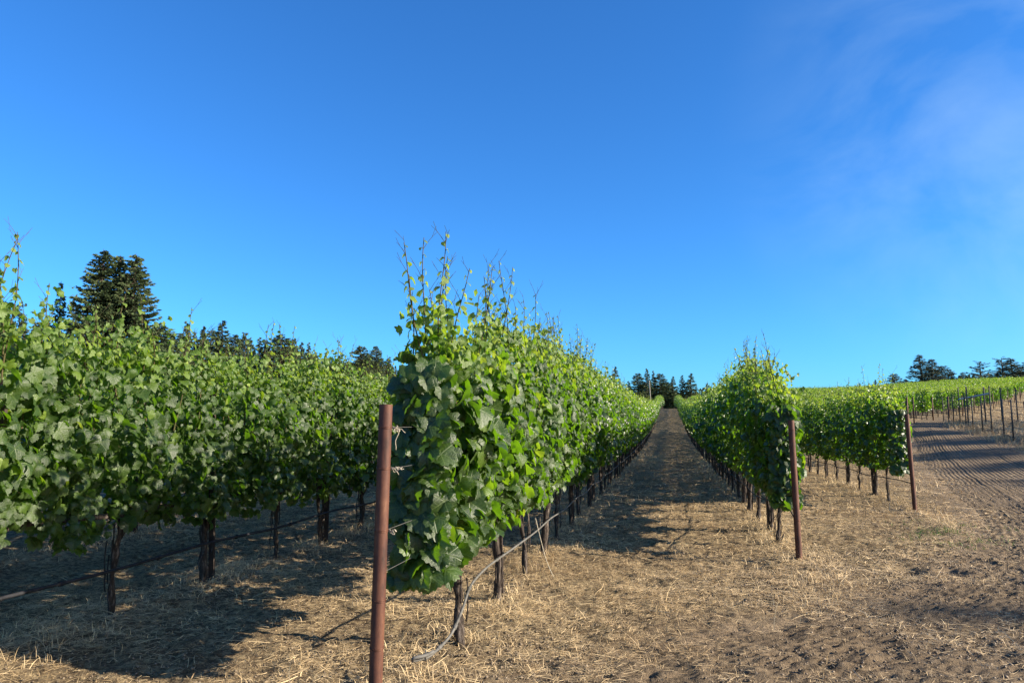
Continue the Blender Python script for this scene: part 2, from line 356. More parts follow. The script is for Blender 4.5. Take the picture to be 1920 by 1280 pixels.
def road_mesh():
    vv = np.concatenate([np.arange(1.0, 3, .1), np.arange(3.0, 11, .022), np.arange(11, 15, .045), 15 * 1.0125 ** np.arange(0, 126)]); vv = vv[vv < 70]
    ww = np.linspace(0, 1, 330)
    W, V = np.meshgrid(ww, vv)
    L, Rr = roadl_u(V), roadr_u(V)
    wob = (fbm(V * 1.3, V * 0 + 3, 4, 31) - .5) * .5
    across = W * (Rr - L); Uq = L * (1 - W) + Rr * W + wob * np.exp(-across / .45)
    z = ground_z(Uq, V)
    e = np.minimum(W * (Rr - L), (1 - W) * (Rr - L))
    across = W * (Rr - L)
    # wheel-track berms and rolled ridges as real relief
    k = 1 - S(V, 30, 60)
    wv = (fbm(across * .1, V * .13, 2, 44) - .5)
    rel = .006 * (.9 + .1 * S(V, 6, 10)) * S(V, 2, 4) * np.sin(2 * math.pi * (across + wv * .5) / .12) * S(fbm(across * .5, V * .2, 3, 51), .30, .5)
    for c, w_, h_ in ((1.15, .14, .035), (2.6, .12, -.035), (3.9, .16, .04), (5.3, .14, -.03)):
        rel = rel + .6 * S(V, 9, 14) * h_ * np.exp(-((across - c - wv * .8) / w_) ** 2)
    nr = 1 - S(V, 12, 18)
    z = z + nr * (.019 * (np.abs(fbm(Uq * 11, V * 11, 3, 61) - .5) * 2 - .25) + .016 * (fbm(Uq * 34, V * 34, 2, 62) - .5)) * S(fbm(Uq * 1.3, V * 1.3, 3, 63), .25, .6)
    z = z + .004 + (rel * k) * S(e, 0, .8) - .03 * (1 - S(e, 0, .25))
    ny, nx = W.shape; ix = np.arange(ny * nx).reshape(ny, nx)
    F = np.stack([ix[:-1, :-1], ix[:-1, 1:], ix[1:, 1:], ix[1:, :-1]], -1).reshape(-1, 4)
    uv = np.stack([across, V], -1).reshape(-1, 2)
    return mesh_np('dirt_road', np.stack([Uq, V, z], -1).reshape(-1, 3), F, M_road, uv=uv)
link('dirt_road', road_mesh())['kind'] = 'structure'

# ------------------------------------------------------------------ dry straw and grasses (uncountable)
def blades(n, uv, length, width, lie, tone, seed, curl=.25, segs=3):
    """lie: 0 = standing, 1 = lying.  returns V,F,T"""
    g = np.random.default_rng(seed); u, v = uv
    n = len(u); z0 = ground_z(u, v)
    az = g.uniform(0, 2 * math.pi, n)
    el = np.where(g.random(n) < lie, g.uniform(-.02, .28, n), g.uniform(.7, 1.5, n))
    L = length * g.uniform(.4, 1.3, n); Wd = width * g.uniform(.6, 1.4, n)
    D = np.stack([np.cos(az) * np.cos(el), np.sin(az) * np.cos(el), np.sin(el)], -1)
    Sd = np.stack([-np.sin(az), np.cos(az), g.uniform(-.6, .6, n)], -1); Sd /= np.linalg.norm(Sd, axis=1)[:, None]
    side = g.uniform(-1, 1, n) * curl
    P0 = np.stack([u, v, z0 + g.uniform(.0, .022, n)], -1)
    Vs = []
    for k in range(segs + 1):
        t = k / segs
        c = P0 + D * (L * t)[:, None] + Sd * (side * L * t * t)[:, None]
        c[:, 2] -= (np.sin(el) * L * .35 * t * t)
        w = Wd * (1 - .8 * t ** 2) * .5
        Vs += [c - Sd * w[:, None], c + Sd * w[:, None]]
    V = np.stack(Vs, 1); m = 2 * (segs + 1)
    F = np.array([(2 * k, 2 * k + 1, 2 * k + 3, 2 * k + 2) for k in range(segs)])
    Fa = (F[None] + (np.arange(n) * m)[:, None, None]).reshape(-1, 4)
    T = np.repeat(np.clip(tone + g.normal(0, .20, n) + .9 * (fbm(u * .9, v * .9, 3, 123) - .5), 0, 1), m)
    return V.reshape(-1, 3), Fa, T
def stuff(name, packs, m, label, cat):
    V, F, T, o = [], [], [], 0
    for v, f, t in packs: V.append(v); F.append(f + o); T.append(t); o += len(v)
    ob = link(name, mesh_np(name, np.concatenate(V), np.concatenate(F), m, tone=np.concatenate(T)))
    tag(ob, label, cat, kind='stuff'); return ob
def scatter(n, u0, u1, v0, v1, dens, seed):
    g = np.random.default_rng(seed); u = g.uniform(u0, u1, n); v = g.uniform(v0, v1, n)
    k = g.random(n) < dens(u, v); return u[k], v[k]
def dens_straw(u, v):
    off = roadl_u(v) - u
    d = np.clip(S(off, -1.3, .6), .06 + .38 * (1 - S(v, 6.5, 9.5)), 1) * np.where(u > roadr_u(v), 3, 1)
    patch = S(fbm(u * 1.4, v * 1.4, 4, 77), .32, .62)
    clump = .25 + .75 * S(fbm(u * 5, v * 5, 3, 78), .36, .6)
    return np.clip(d * (.25 + .9 * patch) * clump, 0, 1) * np.where((u > roadr_u(v) - .3), .6, 1)
def near_row(u, v, w):
    r = np.zeros_like(u)
    for q in ROWS_NEAR: r = np.maximum(r, np.exp(-((u - q) / w) ** 2))
    return r * (u < roadl_u(v) - .2)
packs = [blades(0, scatter(260000, -6, 6, 3.0, 9.0, dens_straw, 1), .085, .0032, .95, .55, 11),
         blades(0, scatter(130000, -9, 8, 9.0, 16.0, dens_straw, 2), .10, .0050, .95, .55, 12),
         blades(0, scatter(110000, -12, 12, 14.0, 34.0, dens_straw, 3), .17, .011, .9, .5, 13, segs=2),
         blades(0, scatter(5000, -6, 7, 3.0, 14.0, dens_straw, 4), .30, .005, .97, .75, 14, .35, 4)]
stuff('dry_straw', packs, M_straw, 'pale mown straw littering the soil between the vine rows', 'straw')
def clods(n, dens, box, seed, smin, smax):
    u, v = scatter(n, *box, dens, seed); g = np.random.default_rng(seed + 50); n = len(u)
    base = np.array([(1, 0, 0), (0, 1, 0), (-1, 0, 0), (0, -1, 0), (0, 0, .8), (0, 0, -.5)], float)
    F = np.array([(0, 1, 4), (1, 2, 4), (2, 3, 4), (3, 0, 4), (1, 0, 5), (2, 1, 5), (3, 2, 5), (0, 3, 5)])
    V = base[None] * g.uniform(.55, 1.3, (n, 6, 1)) + g.normal(0, .16, (n, 6, 3))
    a = g.uniform(0, 6.28, n); c, s_ = np.cos(a)[:, None], np.sin(a)[:, None]
    V = np.stack([V[..., 0] * c - V[..., 1] * s_, V[..., 0] * s_ + V[..., 1] * c, V[..., 2]], -1) * (smin + (smax - smin) * g.random(n) ** 3)[:, None, None]
    z = ground_z(u, v); V += np.stack([u, v, z + .004], -1)[:, None, :]
    return V.reshape(-1, 3), (F[None] + (np.arange(n) * 6)[:, None, None]).reshape(-1, 3), np.repeat(np.clip(g.normal(.55, .22, n), 0, 1), 6)
dc = lambda u, v: np.clip(.35 + .65 * S(u - roadl_u(v), -2.5, 0), 0, 1) * S(fbm(u * 1.1, v * 1.1, 3, 66), .25, .6) * (1 - .75 * S(u - roadl_u(v), 1.5, 3) * S(v, 7, 9))
stuff('soil_clods', [clods(150000, dc, (-5, 8, 3.0, 10.5), 41, .003, .015), clods(40000, dc, (-6, 11, 9.5, 22), 42, .006, .024)], M_clod, 'loose brown clods scattered over the soil and the road edge', 'soil')
du = lambda u, v: near_row(u, v, .33) * S(fbm(u * 2.2, v * 2.2, 3, 91), .3, .6)
packs = [blades(0, scatter(150000, -9, 6, 3.2, 14.0, du, 5), .12, .0035, .35, .72, 15, .5),
         blades(0, scatter(70000, -12, 9, 14.0, 40.0, du, 6), .15, .009, .35, .62, 16, .5, 2)]
stuff('dry_grass', packs, M_straw, 'tufts of dry golden grass along the feet of the vines', 'dry grass')
def dg(u, v):
    return np.clip(np.exp(-(((u - 4.1) / .55) ** 2 + ((v - 12.3) / .8) ** 2)) + .5 * np.exp(-(((u - 3.55) / .4) ** 2 + ((v - 11.3) / .5) ** 2)), 0, 1) * S(fbm(u * 3, v * 3, 3, 15), .35, .6)
stuff('green_weeds', [blades(0, scatter(16000, 2.5, 5.5, 9.5, 14.5, dg, 7), .07, .007, .5, .5, 17, .5)], M_green, 'small patch of fresh green weeds at the edge of the dirt road', 'weeds')
def dv(u, v):
    off = u - roadr_u(v); return S(off, -.5, .5) * (1 - S(off, 3.2, 4.6)) * S(fbm(u * 1.2, v * 1.2, 3, 23), .25, .5)
def dfld(u, v): return (u > roadr_u(v) + 1.5) * (.5 + .5 * S(fbm(u * .6, v * .6, 3, 24), .3, .6))
stuff('verge_grass', [blades(0, scatter(90000, 7, 24, 14, 62, dv, 8), .42, .012, .2, .45, 18, .6, 3),
                      blades(0, scatter(60000, 12, 60, 34, 110, dfld, 9), .30, .03, .3, .6, 19, .6, 2)], M_straw, 'tall pale dry grass on the verge beside the wire fence', 'dry grass')

# ------------------------------------------------------------------ leaves
def leaf_tpl(n, ring, seed):
    g = np.random.default_rng(seed)
    ph = np.arange(n) / n * 2 * math.pi + (0 if n > 8 else .2)
    dd = (ph + math.pi) % (2 * math.pi) - math.pi
    r = np.full(n, .40)
    for c, a in ((0, 1.0), (58, .90), (-58, .90), (115, .78), (-115, .78)):
        e = np.abs((dd - R(c) + math.pi) % (2 * math.pi) - math.pi)
        r = np.maximum(r, a * (1 - .20 * (e / R(31)) ** 2))
    r = np.where(np.abs(np.abs(dd) - math.pi) < R(16), .30, r)
    if n >= 20: r *= 1 + .055 * np.where(np.arange(n) % 2 == 0, 1, -1) + g.uniform(-.03, .03, n)
    else: r *= 1 + g.uniform(-.08, .08, n)
    def z(x, y, rad, p):
        fold = g_f * np.abs(x); return fold - g_d * rad ** 2 + .07 * np.sin(3 * p + g_p) * rad ** 2 + .04 * np.sin(5 * p + g_p * 2) * rad ** 2
    g_f = g.uniform(.05, .75); g_d = g.uniform(.2, .95); g_p = g.uniform(0, 6)
    V = [(0, 0, 0)]; F = []
    rings = [.52, 1.0] if ring else [1.0]
    for q in rings:
        x = r * q * np.sin(dd); y = r * q * np.cos(dd); V += list(np.stack([x, y, z(x, y, r * q, dd)], -1))
    for j in range(n):
        k = (j + 1) % n
        F.append((0, 1 + k, 1 + j))
        if ring: F.append((1 + j, 1 + k, 1 + n + k)); F.append((1 + j, 1 + n + k, 1 + n + j))
    V = np.array(V, float); F = np.array(F)
    return V, F[:, ::-1].copy() if False else F, V[:, :2].copy()
def quad_tpl(seed):
    g = np.random.default_rng(seed)
    V = np.array([(-.6, -.15, -.1), (.65, -.2, -.12), (.45, .75, -.2), (-.35, .8, -.15)]) + g.uniform(-.12, .12, (4, 3))
    return V, np.array([(0, 1, 2), (0, 2, 3)]), V[:, :2].copy()
TPL = {'hi': [leaf_tpl(30, True, s) for s in range(6)], 'mid': [leaf_tpl(14, False, 10 + s) for s in range(5)],
       'low': [leaf_tpl(6, False, 20 + s) for s in range(4)], 'far': [quad_tpl(s) for s in range(4)]}
def norm(a): return a / (np.linalg.norm(a, axis=1)[:, None] + 1e-9)
def place_leaves(mb, lod, P, Nn, roll, size, tone, mi=0):
    """P,N (k,3); tip direction = downwards in the leaf plane, turned by roll"""
    Nn = norm(Nn); T = np.array([0, 0, -1.]) - Nn * (-Nn[:, 2:3]); T = norm(T + 1e-4)
    B = np.cross(T, Nn)
    c, s = np.cos(roll)[:, None], np.sin(roll)[:, None]; T, B = T * c + B * s, B * c - T * s
    tp = TPL[lod]; which = np.arange(len(P)) % len(tp)
    for q, (V, F, uv) in enumerate(tp):
        k = np.where(which == q)[0]
        if not len(k): continue
        W = P[k, None, :] + size[k, None, None] * (V[None, :, 0:1] * B[k, None, :] + V[None, :, 1:2] * T[k, None, :] + V[None, :, 2:3] * Nn[k, None, :])
        Fa = (F[None] + (np.arange(len(k)) * len(V))[:, None, None]).reshape(-1, 3)
        mb.add(W.reshape(-1, 3), Fa, mi, np.repeat(tone[k], len(V)), np.tile(uv, (len(k), 1)))
def foliage_pts(g, nside, ninner, ntop, y0=-.70, y1=.70, zb=.66, zt=2.28, end=False, size=.078):
    P, Nn, sz, tn, rl = [], [], [], [], []
    ph = g.uniform(0, 6, 4)
    def hw(z, y):
        t = (z - zb) / (zt - zb)
        nar = (1 - .42 * (1 - S(y, -.9, -.1))) if end else 1
        return nar * (.16 + .17 * np.sin(np.clip(t, 0, 1) * math.pi) ** .6 * (1 - .25 * t)) * (1 + .22 * np.sin(y * 6 + ph[0] + z * 2) + .18 * np.sin(z * 7 + ph[1] + y * 3))
    for sd in (-1, 1):
        n = nside; y = g.uniform(y0, y1, n)
        z = zb + (zt - zb) * g.beta(1.05, 1.0, n)
        ztl = zt - .10 + .16 * np.sin(y * 4 + ph[2]); zbl = zb + .05 + .10 * np.sin(y * 5 + ph[3]); z = zbl + (z - zb) / (zt - zb) * (ztl - zbl)
        x = sd * np.maximum(hw(z, y) - g.exponential(.11, n), .0)
        el = g.normal(R(28), R(34), n)
        P.append(np.stack([x, y, z], -1)); Nn.append(np.stack([sd * np.cos(el), g.normal(0, .62, n), np.sin(el)], -1))
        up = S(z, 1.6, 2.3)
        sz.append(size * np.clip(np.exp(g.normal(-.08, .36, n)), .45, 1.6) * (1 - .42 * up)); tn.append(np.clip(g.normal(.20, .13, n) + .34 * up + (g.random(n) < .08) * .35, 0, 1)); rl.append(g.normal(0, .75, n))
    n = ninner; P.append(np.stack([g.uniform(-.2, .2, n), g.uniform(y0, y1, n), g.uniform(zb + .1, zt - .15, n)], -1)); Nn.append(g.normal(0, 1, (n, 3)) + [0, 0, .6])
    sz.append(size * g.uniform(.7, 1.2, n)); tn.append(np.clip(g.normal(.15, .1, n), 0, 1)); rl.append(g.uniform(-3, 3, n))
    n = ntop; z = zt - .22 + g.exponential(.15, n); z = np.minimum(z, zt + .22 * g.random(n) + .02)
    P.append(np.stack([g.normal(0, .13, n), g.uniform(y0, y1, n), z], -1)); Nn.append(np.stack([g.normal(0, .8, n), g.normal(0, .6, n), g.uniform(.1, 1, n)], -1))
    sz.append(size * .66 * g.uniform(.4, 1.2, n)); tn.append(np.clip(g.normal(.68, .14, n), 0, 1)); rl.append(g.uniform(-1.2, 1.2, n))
    if end:   # the row's free end, facing the camera side (local -y), hanging a little lower
        n = int(nside * .30); z = g.uniform(zb - .08, zt - .25, n); x = g.uniform(-.17, .17, n)
        P.append(np.stack([x, y0 - .02 + g.exponential(.06, n) - .10 * np.cos(x * 5), z], -1)); Nn.append(np.stack([g.normal(0, .5, n) + x * 1.5, -np.ones(n), g.normal(.5, .4, n)], -1))
        sz.append(size * 1.12 * g.uniform(.7, 1.3, n)); tn.append(np.clip(g.normal(.2, .11, n) + .35 * S(z, 1.75, 2.3), 0, 1)); rl.append(g.normal(0, .6, n))
    return np.concatenate(P), np.concatenate(Nn), np.concatenate(rl), np.concatenate(sz), np.concatenate(tn)
def petioles(mb, P, Nn, size, mi):
    k = np.arange(0, len(P), 2); Q = P[k]; n = norm(Nn[k])
    E = Q - n * (size[k] * .9)[:, None] + np.array([0, 0, .03]); E[:, 0] *= .75
    w = np.array([0, .0022, 0]); V = np.stack([Q - w, Q + w, E + w, E - w], 1)
    F = (np.array([(0, 1, 2), (0, 2, 3)])[None] + (np.arange(len(k)) * 4)[:, None, None]).reshape(-1, 3)
    mb.add(V.reshape(-1, 3), F, mi, .6)

def shoot_mesh(g, x0, y0, zt, lean, lod, lush=1.0):
    """one cane: stem, small leaves and tendrils at the tip"""
    mb = MB(); nseg = 12 if lod == 'hi' else 6
    t = np.linspace(0, 1, nseg); zb = 1.5
    P = np.stack([x0 + lean[0] * t ** 1.5 + .02 * np.sin(t * 7 + x0 * 30), y0 + lean[1] * t ** 1.5 + .02 * np.cos(t * 6 + y0 * 9), zb + (zt - zb) * t], -1)
    sd = 5 if lod == 'hi' else 3
    mb.tube(P, .0068 * (1 - .72 * t) + .0007, sd, 0, cap=False)
    m = int(13 * lush); tt = np.linspace(.45, .98, m); Q = np.stack([np.interp(tt, t, P[:, i]) for i in range(3)], -1)
    a = np.arange(m) * math.pi + g.uniform(-.6, .6, m); off = np.stack([np.cos(a), np.sin(a), np.full(m, .25)], -1)
    fac = (1 - tt) ** .7
    LP = Q + off * (.012 + .035 * fac)[:, None]
    place_leaves(mb, 'mid' if lod == 'hi' else 'low', LP, off * .8 + np.array([0, 0, .8]) + g.normal(0, .3, (m, 3)), g.uniform(-1, 1, m), (.016 + .056 * fac) * g.uniform(.7, 1.2, m), np.clip(.50 + .3 * tt + g.normal(0, .08, m), 0, 1), 1)
    for i in range(m):
        if lod == 'hi': mb.tube(np.stack([Q[i], (Q[i] + LP[i]) / 2 + [0, 0, .006], LP[i]]), .0018, 3, 0, cap=False)
    for i in range(4 if lod == 'hi' else 2):     # forked tendrils
        b = g.uniform(.62, 1.0); o = np.array([np.interp(b, t, P[:, k]) for k in range(3)]); az = g.uniform(0, 6.28); d = np.array([math.cos(az), math.sin(az), 0])
        L = g.uniform(.09, .2); s = np.linspace(0, 1, 6)[:, None]
        T1 = o + d * L * .55 * s + np.array([0, 0, 1.]) * L * (.95 * s - .25 * s * s)
        mb.tube(T1, np.linspace(.0024, .0010, 6), 3, 0, cap=False)
        T2 = T1[3] + np.cross(d, [0, 0, 1.]) * g.uniform(-.06, .06) * s + d * .03 * s + np.array([0, 0, 1.]) * L * .4 * s
        mb.tube(T2, .0014, 3, 0, cap=False)
    return mb.me('shoot', [M_stem, M_leaf if lod == 'hi' else M_leafs])

def trunk_mesh(seed, style, detail=True):
    g = np.random.default_rng(seed); mb = MB(); n = 16 if detail else 6; sd = 11 if detail else 5
    t = np.linspace(0, 1, n)
    def stem(x0, y0, x1, y1, r0, r1, ht=.80, sd_=seed):
        wob = np.cumsum(g.normal(0, .012 if detail else .02, (n, 2)), 0); wob -= wob[0]
        P = np.stack([x0 + (x1 - x0) * t + wob[:, 0] * t, y0 + (y1 - y0) * t + wob[:, 1], -.05 + (ht + .05) * t], -1)
        r = .82 * r0 + .82 * (r1 - r0) * t + .016 * np.exp(-t * 9) + .018 * np.exp(-((t - 1) * 6) ** 2) + (.006 * np.sin(t * 17 + seed) if detail else 0)
        mb.tube(P, r, sd, 0, rough=.20 if detail else .05, seed=sd_); return P[-1]
    if style == 0: e = stem(0, 0, g.uniform(-.04, .04), g.uniform(-.05, .05), .040, .034)
    elif style == 1:
        e = stem(0, -.01, .02, -.12, .034, .028); stem(0, .02, -.02, .10, .030, .026, sd_=seed + 5)
    elif style == 2: e = stem(0, .04, .02, -.06, .030, .026)
    else: e = stem(0, 0, -.03, .05, .050, .040)
    for s in (-1, 1):      # cordon arms along the wire
        q = np.linspace(0, 1, 6)[:, None]
        P = e + np.array([0, s * .62, 0]) * q + np.array([0, 0, .05]) * np.sin(q * 2.2) + g.normal(0, .006, (6, 3)); mb.tube(P, np.linspace(.026, .014, 6), 7 if detail else 4, 0, rough=.15, seed=seed)
    if detail:
        for k in range(5):   # strips of peeling bark and water sprouts
            a = g.uniform(0, 6.28); r = .042; z0 = g.uniform(.1, .5); L = g.uniform(.12, .3)
            q = np.linspace(0, 1, 5); mb.tube(np.stack([np.cos(a) * (r + .012 * np.sin(q * 3)), np.sin(a) * (r + .012 * np.sin(q * 3)) , z0 + L * q], -1), .007, 3, 0)
    return mb.me('trunk', [M_bark])

LODS = dict(hi=(740, 110, 330), mid=(600, 80, 270), low=(240, 50, 130), far=(60, 14, 26))
def make_vine(seed, lod, style, end=False, nshoot=6, tall=1.0):
    g = np.random.default_rng(seed)
    root = empty('grapevine')
    tr = kid(root, link('trunk', trunk_mesh(seed, style, lod != 'low'), root))
    mb = MB(); a, b, c = LODS[lod]; kw = dict(zb=.70, zt=2.20 if tall > 1.1 else 2.1) if end else {}
    if end: a = int(a * 1.2); b = int(b * 1.2); c = int(c * 1.2)
    P, Nn, rl, sz, tn = foliage_pts(g, a, b, c, y0=-.85 if end else -.70, end=end, **kw, size={'hi': .064 if end else .054, 'mid': .058, 'low': .082}[lod])
    if end and tall > 1.1:
        k = (P[:, 1] < -.4) & (P[:, 2] < 1.7); sz[k] *= 1.2
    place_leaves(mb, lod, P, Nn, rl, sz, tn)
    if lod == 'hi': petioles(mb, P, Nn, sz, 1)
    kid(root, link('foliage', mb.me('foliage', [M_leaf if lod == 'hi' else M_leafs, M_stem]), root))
    for i in range(nshoot):
        y = (-.85 if end else -.55) + (1.45 if end else 1.1) * (i + g.uniform(.1, .9)) / nshoot
        zt = g.choice([g.uniform(2.35, 2.6), g.uniform(2.55, 2.88)]) if tall <= 1.1 else g.uniform(2.5, 2.75)
        kid(root, link('shoot', shoot_mesh(g, g.normal(0, .07), y, zt, (g.normal(0, .10), g.normal(0, .14)), 'hi' if lod == 'hi' else 'mid'), root))
    if tall > 1.1:     # the very tall canes on the first vine
        for x, y, zt, ln in ((-.06, -.75, 2.80, (.02, -.02)), (.03, -.62, 2.88, (-.01, .02)), (.02, -.50, 2.66, (.12, .1)), (.1, -.1, 2.78, (.10, .25)), (-.1, -.8, 2.55, (-.03, 0))):
            kid(root, link('shoot', shoot_mesh(g, x, y, zt, ln, 'hi', 1.2), root))
    return root

PROTO = {'hi': [make_vine(100 + i, 'hi', [0, 1, 2, 3, 2, 0][i], nshoot=8) for i in range(6)],
         'mid': [make_vine(200 + i, 'mid', [0, 1, 3, 2][i], nshoot=5) for i in range(4)],
         'low': [make_vine(300 + i, 'low', [0, 2, 1, 3][i], nshoot=4) for i in range(4)]}
END_A = make_vine(400, 'hi', 0, end=True, tall=1.5, nshoot=7)
END_B = make_vine(401, 'hi', 2, end=True, nshoot=5)
END_C = make_vine(402, 'mid', 2, end=True, nshoot=6)
used = set()

ORD = 'first second third fourth fifth sixth seventh eighth ninth tenth eleventh twelfth'.split()
ROWS = [  # u, first trunk v, last v, row phrase, group, end proto
    (-1.53, 5.36, 180, 'row left of the grassy aisle', 'grapevines in the row left of the aisle', END_A),
    (1.40, 10.56, 180, 'row right of the grassy aisle', 'grapevines in the row right of the aisle', END_B),
    (4.35, 16.65, 180, 'row beside the dirt road', 'grapevines in the row beside the dirt road', END_C),
    (-4.50, 2.98, 112, 'long row across the left side', 'grapevines in the long row on the left', None),
    (-7.55, 3.2, 34, 'row behind the long left row', 'grapevines behind the long left row', None),
    (-10.5, 4.0, 24, None, 'grapevines farthest to the left', None),
]
RANDV = random.Random(5)
cand = []
for ri, (u, v0, v1, ph, grp, ep) in enumerate(ROWS):
    v = v0; i = 0
    while v < v1: cand.append((math.hypot(u, v), ri, u, v, i)); v += 1.26; i += 1
hill = []
for k in range(28):
    u = 7.35 + 2.95 * k; v0 = [29, 38, 47][k] if k < 3 else 56 + 5.6 * (k - 3)
    v = v0 + .8; i = 0
    while v < min(170, 118 + 1.6 * u): hill.append((math.hypot(u, v), 10 + k, u, v, i)); v += 1.26; i += 1
allv = sorted(cand + hill)
front_hill = [c for c in allv if c[1] >= 13 and c[4] < 2 and c[3] < 110]      # row ends facing the road and the field
mainv = [c for c in allv if c not in front_hill][:300 - len(front_hill)]
indiv = set(c[1:] for c in front_hill + mainv)
names_left = {0: 0}
for c in sorted(front_hill + mainv):
    d, ri, u, v, i = c
    rot = 0
    if ri < 6 and i == 0 and ROWS[ri][5] is not None: src = ROWS[ri][5]
    else:
        lod = 'hi' if d < 13.5 else ('mid' if d < 30 else 'low')
        src = PROTO[lod][RANDV.randrange(len(PROTO[lod]))] if (lod != 'hi') else PROTO[lod][(i * 5 + ri * 2) % 6]
        rot = math.pi * RANDV.randrange(2)
    if src.name in used: o = copy_tree(src)
    else: o = src; used.add(src.name)
    sc = RANDV.uniform(.96, 1.05) * ((1.11 if ri == 0 else 1.07) if ri in (0, 1) and i > 0 else 1.0) * (.97 if ri == 2 else 1)
    o.location = (u + RANDV.uniform(-.03, .03), v, H1(u, v) + (.02 if d < 30 else 0)); o.rotation_euler = (0, 0, rot); o.scale = (RANDV.uniform(.92, 1.1), 1, sc)
    if src is END_A: o.scale = (1, 1, 1)
    if src is END_B: o.location.x -= .07; o.scale = (.9, 1, .97)
    if ri == 0 and i == 0: lb = 'leafy first vine behind the tall rusty post, with very long bare-tipped shoots'
    elif ri == 1 and i == 0: lb = 'first vine of the row right of the aisle, twisted trunk beside the rusty post'
    elif ri == 2 and i == 0: lb = 'first vine at the rusty post nearest the dirt road'
    elif ri in (0, 1, 2) and i < 12: lb = ORD[i] + ' grapevine from the rusty end post in the ' + ROWS[ri][3]
    elif ri == 3 and 2 <= i < 14: lb = ORD[i - 2] + ' grapevine from the left edge in the long leafy row on the left'
    elif ri == 4 and i < 12: lb = 'grapevine in the second row on the left, glimpsed under the front row'
    elif ri in (0, 1, 2, 3): lb = 'distant leafy grapevine, one of many merging far up the ' + ROWS[ri][3]
    elif ri in (4, 5): lb = 'shaded grapevine glimpsed between trunks in the deepest row on the left' if ri == 5 else 'shaded grapevine farther up the second row on the left'
    elif ri >= 13: lb = 'leafy grapevine at a row end on the slope facing the wire fence'
    else: lb = 'grapevine hidden in the leafy slope behind the row beside the dirt road'
    grp = ROWS[ri][4] if ri < 6 else ('grapevines at the row ends on the slope' if ri >= 13 else 'grapevines on the slope beyond the road')
    tag(o, lb, 'grapevine', grp)
for plist in PROTO.values():
    for p in plist:
        if p.name not in used:
            for ch in KIDS.get(p.name, []): bpy.data.objects.remove(ch)
            bpy.data.objects.remove(p)
# the remaining hundreds of vines as one mass
def far_mass():
    mb = MB(); g = np.random.default_rng(55)
    rest = [c for c in allv if c[1:] not in indiv]
    variants = [foliage_pts(np.random.default_rng(900 + i), 70, 16, 40, y0=-.65, y1=.65, size=.145) for i in range(8)]
    P, Nn, rl, sz, tn = [], [], [], [], []
    for d, ri, u, v, i in rest:
        a = variants[g.integers(8)]
        P.append(a[0] * [g.uniform(.9, 1.15), 1, g.uniform(.95, 1.06)] + [u, v, H1(u, v)]); Nn.append(a[1]); rl.append(a[2]); sz.append(a[3]); tn.append(a[4])
        mb.tube(np.array([(u, v, H1(u, v)), (u + .02, v + .02, H1(u, v) + .85)]), .05, 4, 1)
    place_leaves(mb, 'far', np.concatenate(P), np.concatenate(Nn), np.concatenate(rl), np.concatenate(sz), np.concatenate(tn))
    o = mb.build('vineyard', [M_leafs, M_bark]); tag(o, 'mass of far sunlit vine rows covering the slope up to the skyline', 'vineyard', kind='stuff')
far_mass()

# ------------------------------------------------------------------ end posts with wire ties
def end_post(u, v, h, r, lean, label, ties, detail=True):
    z0 = H1(u, v); root = empty('end_post', (u, v, z0)); tag(root, label, 'post', 'rusty steel end posts')
    mb = MB(); n = 14; t = np.linspace(-.12, 1, n)[:, None]
    ax = lambda q: np.array([lean[0] * q, lean[1] * q, h * q])
    P = np.concatenate([np.array([lean[0], lean[1], h]) * t]); sd = 28
    mb.tube(P, r, sd, 0, cap=False)
    # pipe mouth: rim, inner wall and a dark plug a few centimetres down
    T = np.array([lean[0], lean[1], h]) / math.sqrt(h * h + lean[0] ** 2 + lean[1] ** 2)
    top = P[-1]; rim = np.stack([top, top + T * .001]); 
    mb.tube(np.stack([top - T * .09, top + T * .0005]), r - .004, sd, 0, cap=True)
    th = np.arange(sd) / sd * 2 * math.pi
    A = np.cross(T, [1., 0, 0]); A /= np.linalg.norm(A); B = np.cross(T, A)
    ring = lambda rr, o: top + T * o + rr * (np.cos(th)[:, None] * A + np.sin(th)[:, None] * B)
    V = np.concatenate([ring(r, .001), ring(r - .004, .001)]); F = []
    for j in range(sd):
        k = (j + 1) % sd; F += [(j, k, sd + k), (j, sd + k, sd + j)]
    mb.add(V, F)
    mb.build('pipe', [M_rust], root)
    g = np.random.default_rng(int(abs(u) * 100))
    for q, tail in ties:
        m = MB(); c = ax(q)
        for k in range(2):
            a = np.linspace(0, 2 * math.pi, 25); rr = r + .0015
            ringp = np.stack([c[0] + rr * np.cos(a), c[1] + rr * np.sin(a), c[2] + k * .007 + .003 * np.sin(a * 2 + k)], -1); m.tube(ringp, .0017 if detail else .003, 5, 0, cap=False)
        w = m.build('wire_tie', [M_wire], root)
        if tail:
            m = MB(); s = np.linspace(0, 1, 8)[:, None]
            st = np.array([c[0] + r, c[1] + .02, c[2]])
            for k in range(5):
                d = np.array([g.uniform(.03, .07), g.uniform(-.02, .03), g.uniform(-.03, .02)]); m.tube(st + d * s + .008 * np.sin(s * 9 + k) * np.array([0, 0, 1]), .0022, 4, 0)
            if tail == 2: m.tube(st + np.array([.035, 0, 0]) + np.array([-.02, 0, -.12]) * s + .006 * np.sin(s * 8) * np.array([1, 0, 0]), .0026, 4, 0)
            m.build('frayed_end', [M_tail], w)
    return root
end_post(-1.565, 3.9, 1.705, .0365, (.035, 0), 'tall rusty steel pipe post in front, ringed with wire ties', ((.925, 2), (.795, 1), (.60, 1), (.385, 0), (.24, 0)))
end_post(1.42, 9.29, 1.64, .036, (-.03, 0), 'rusty steel post at the end of the row right of the aisle', ((.93, 0), (.30, 0)))
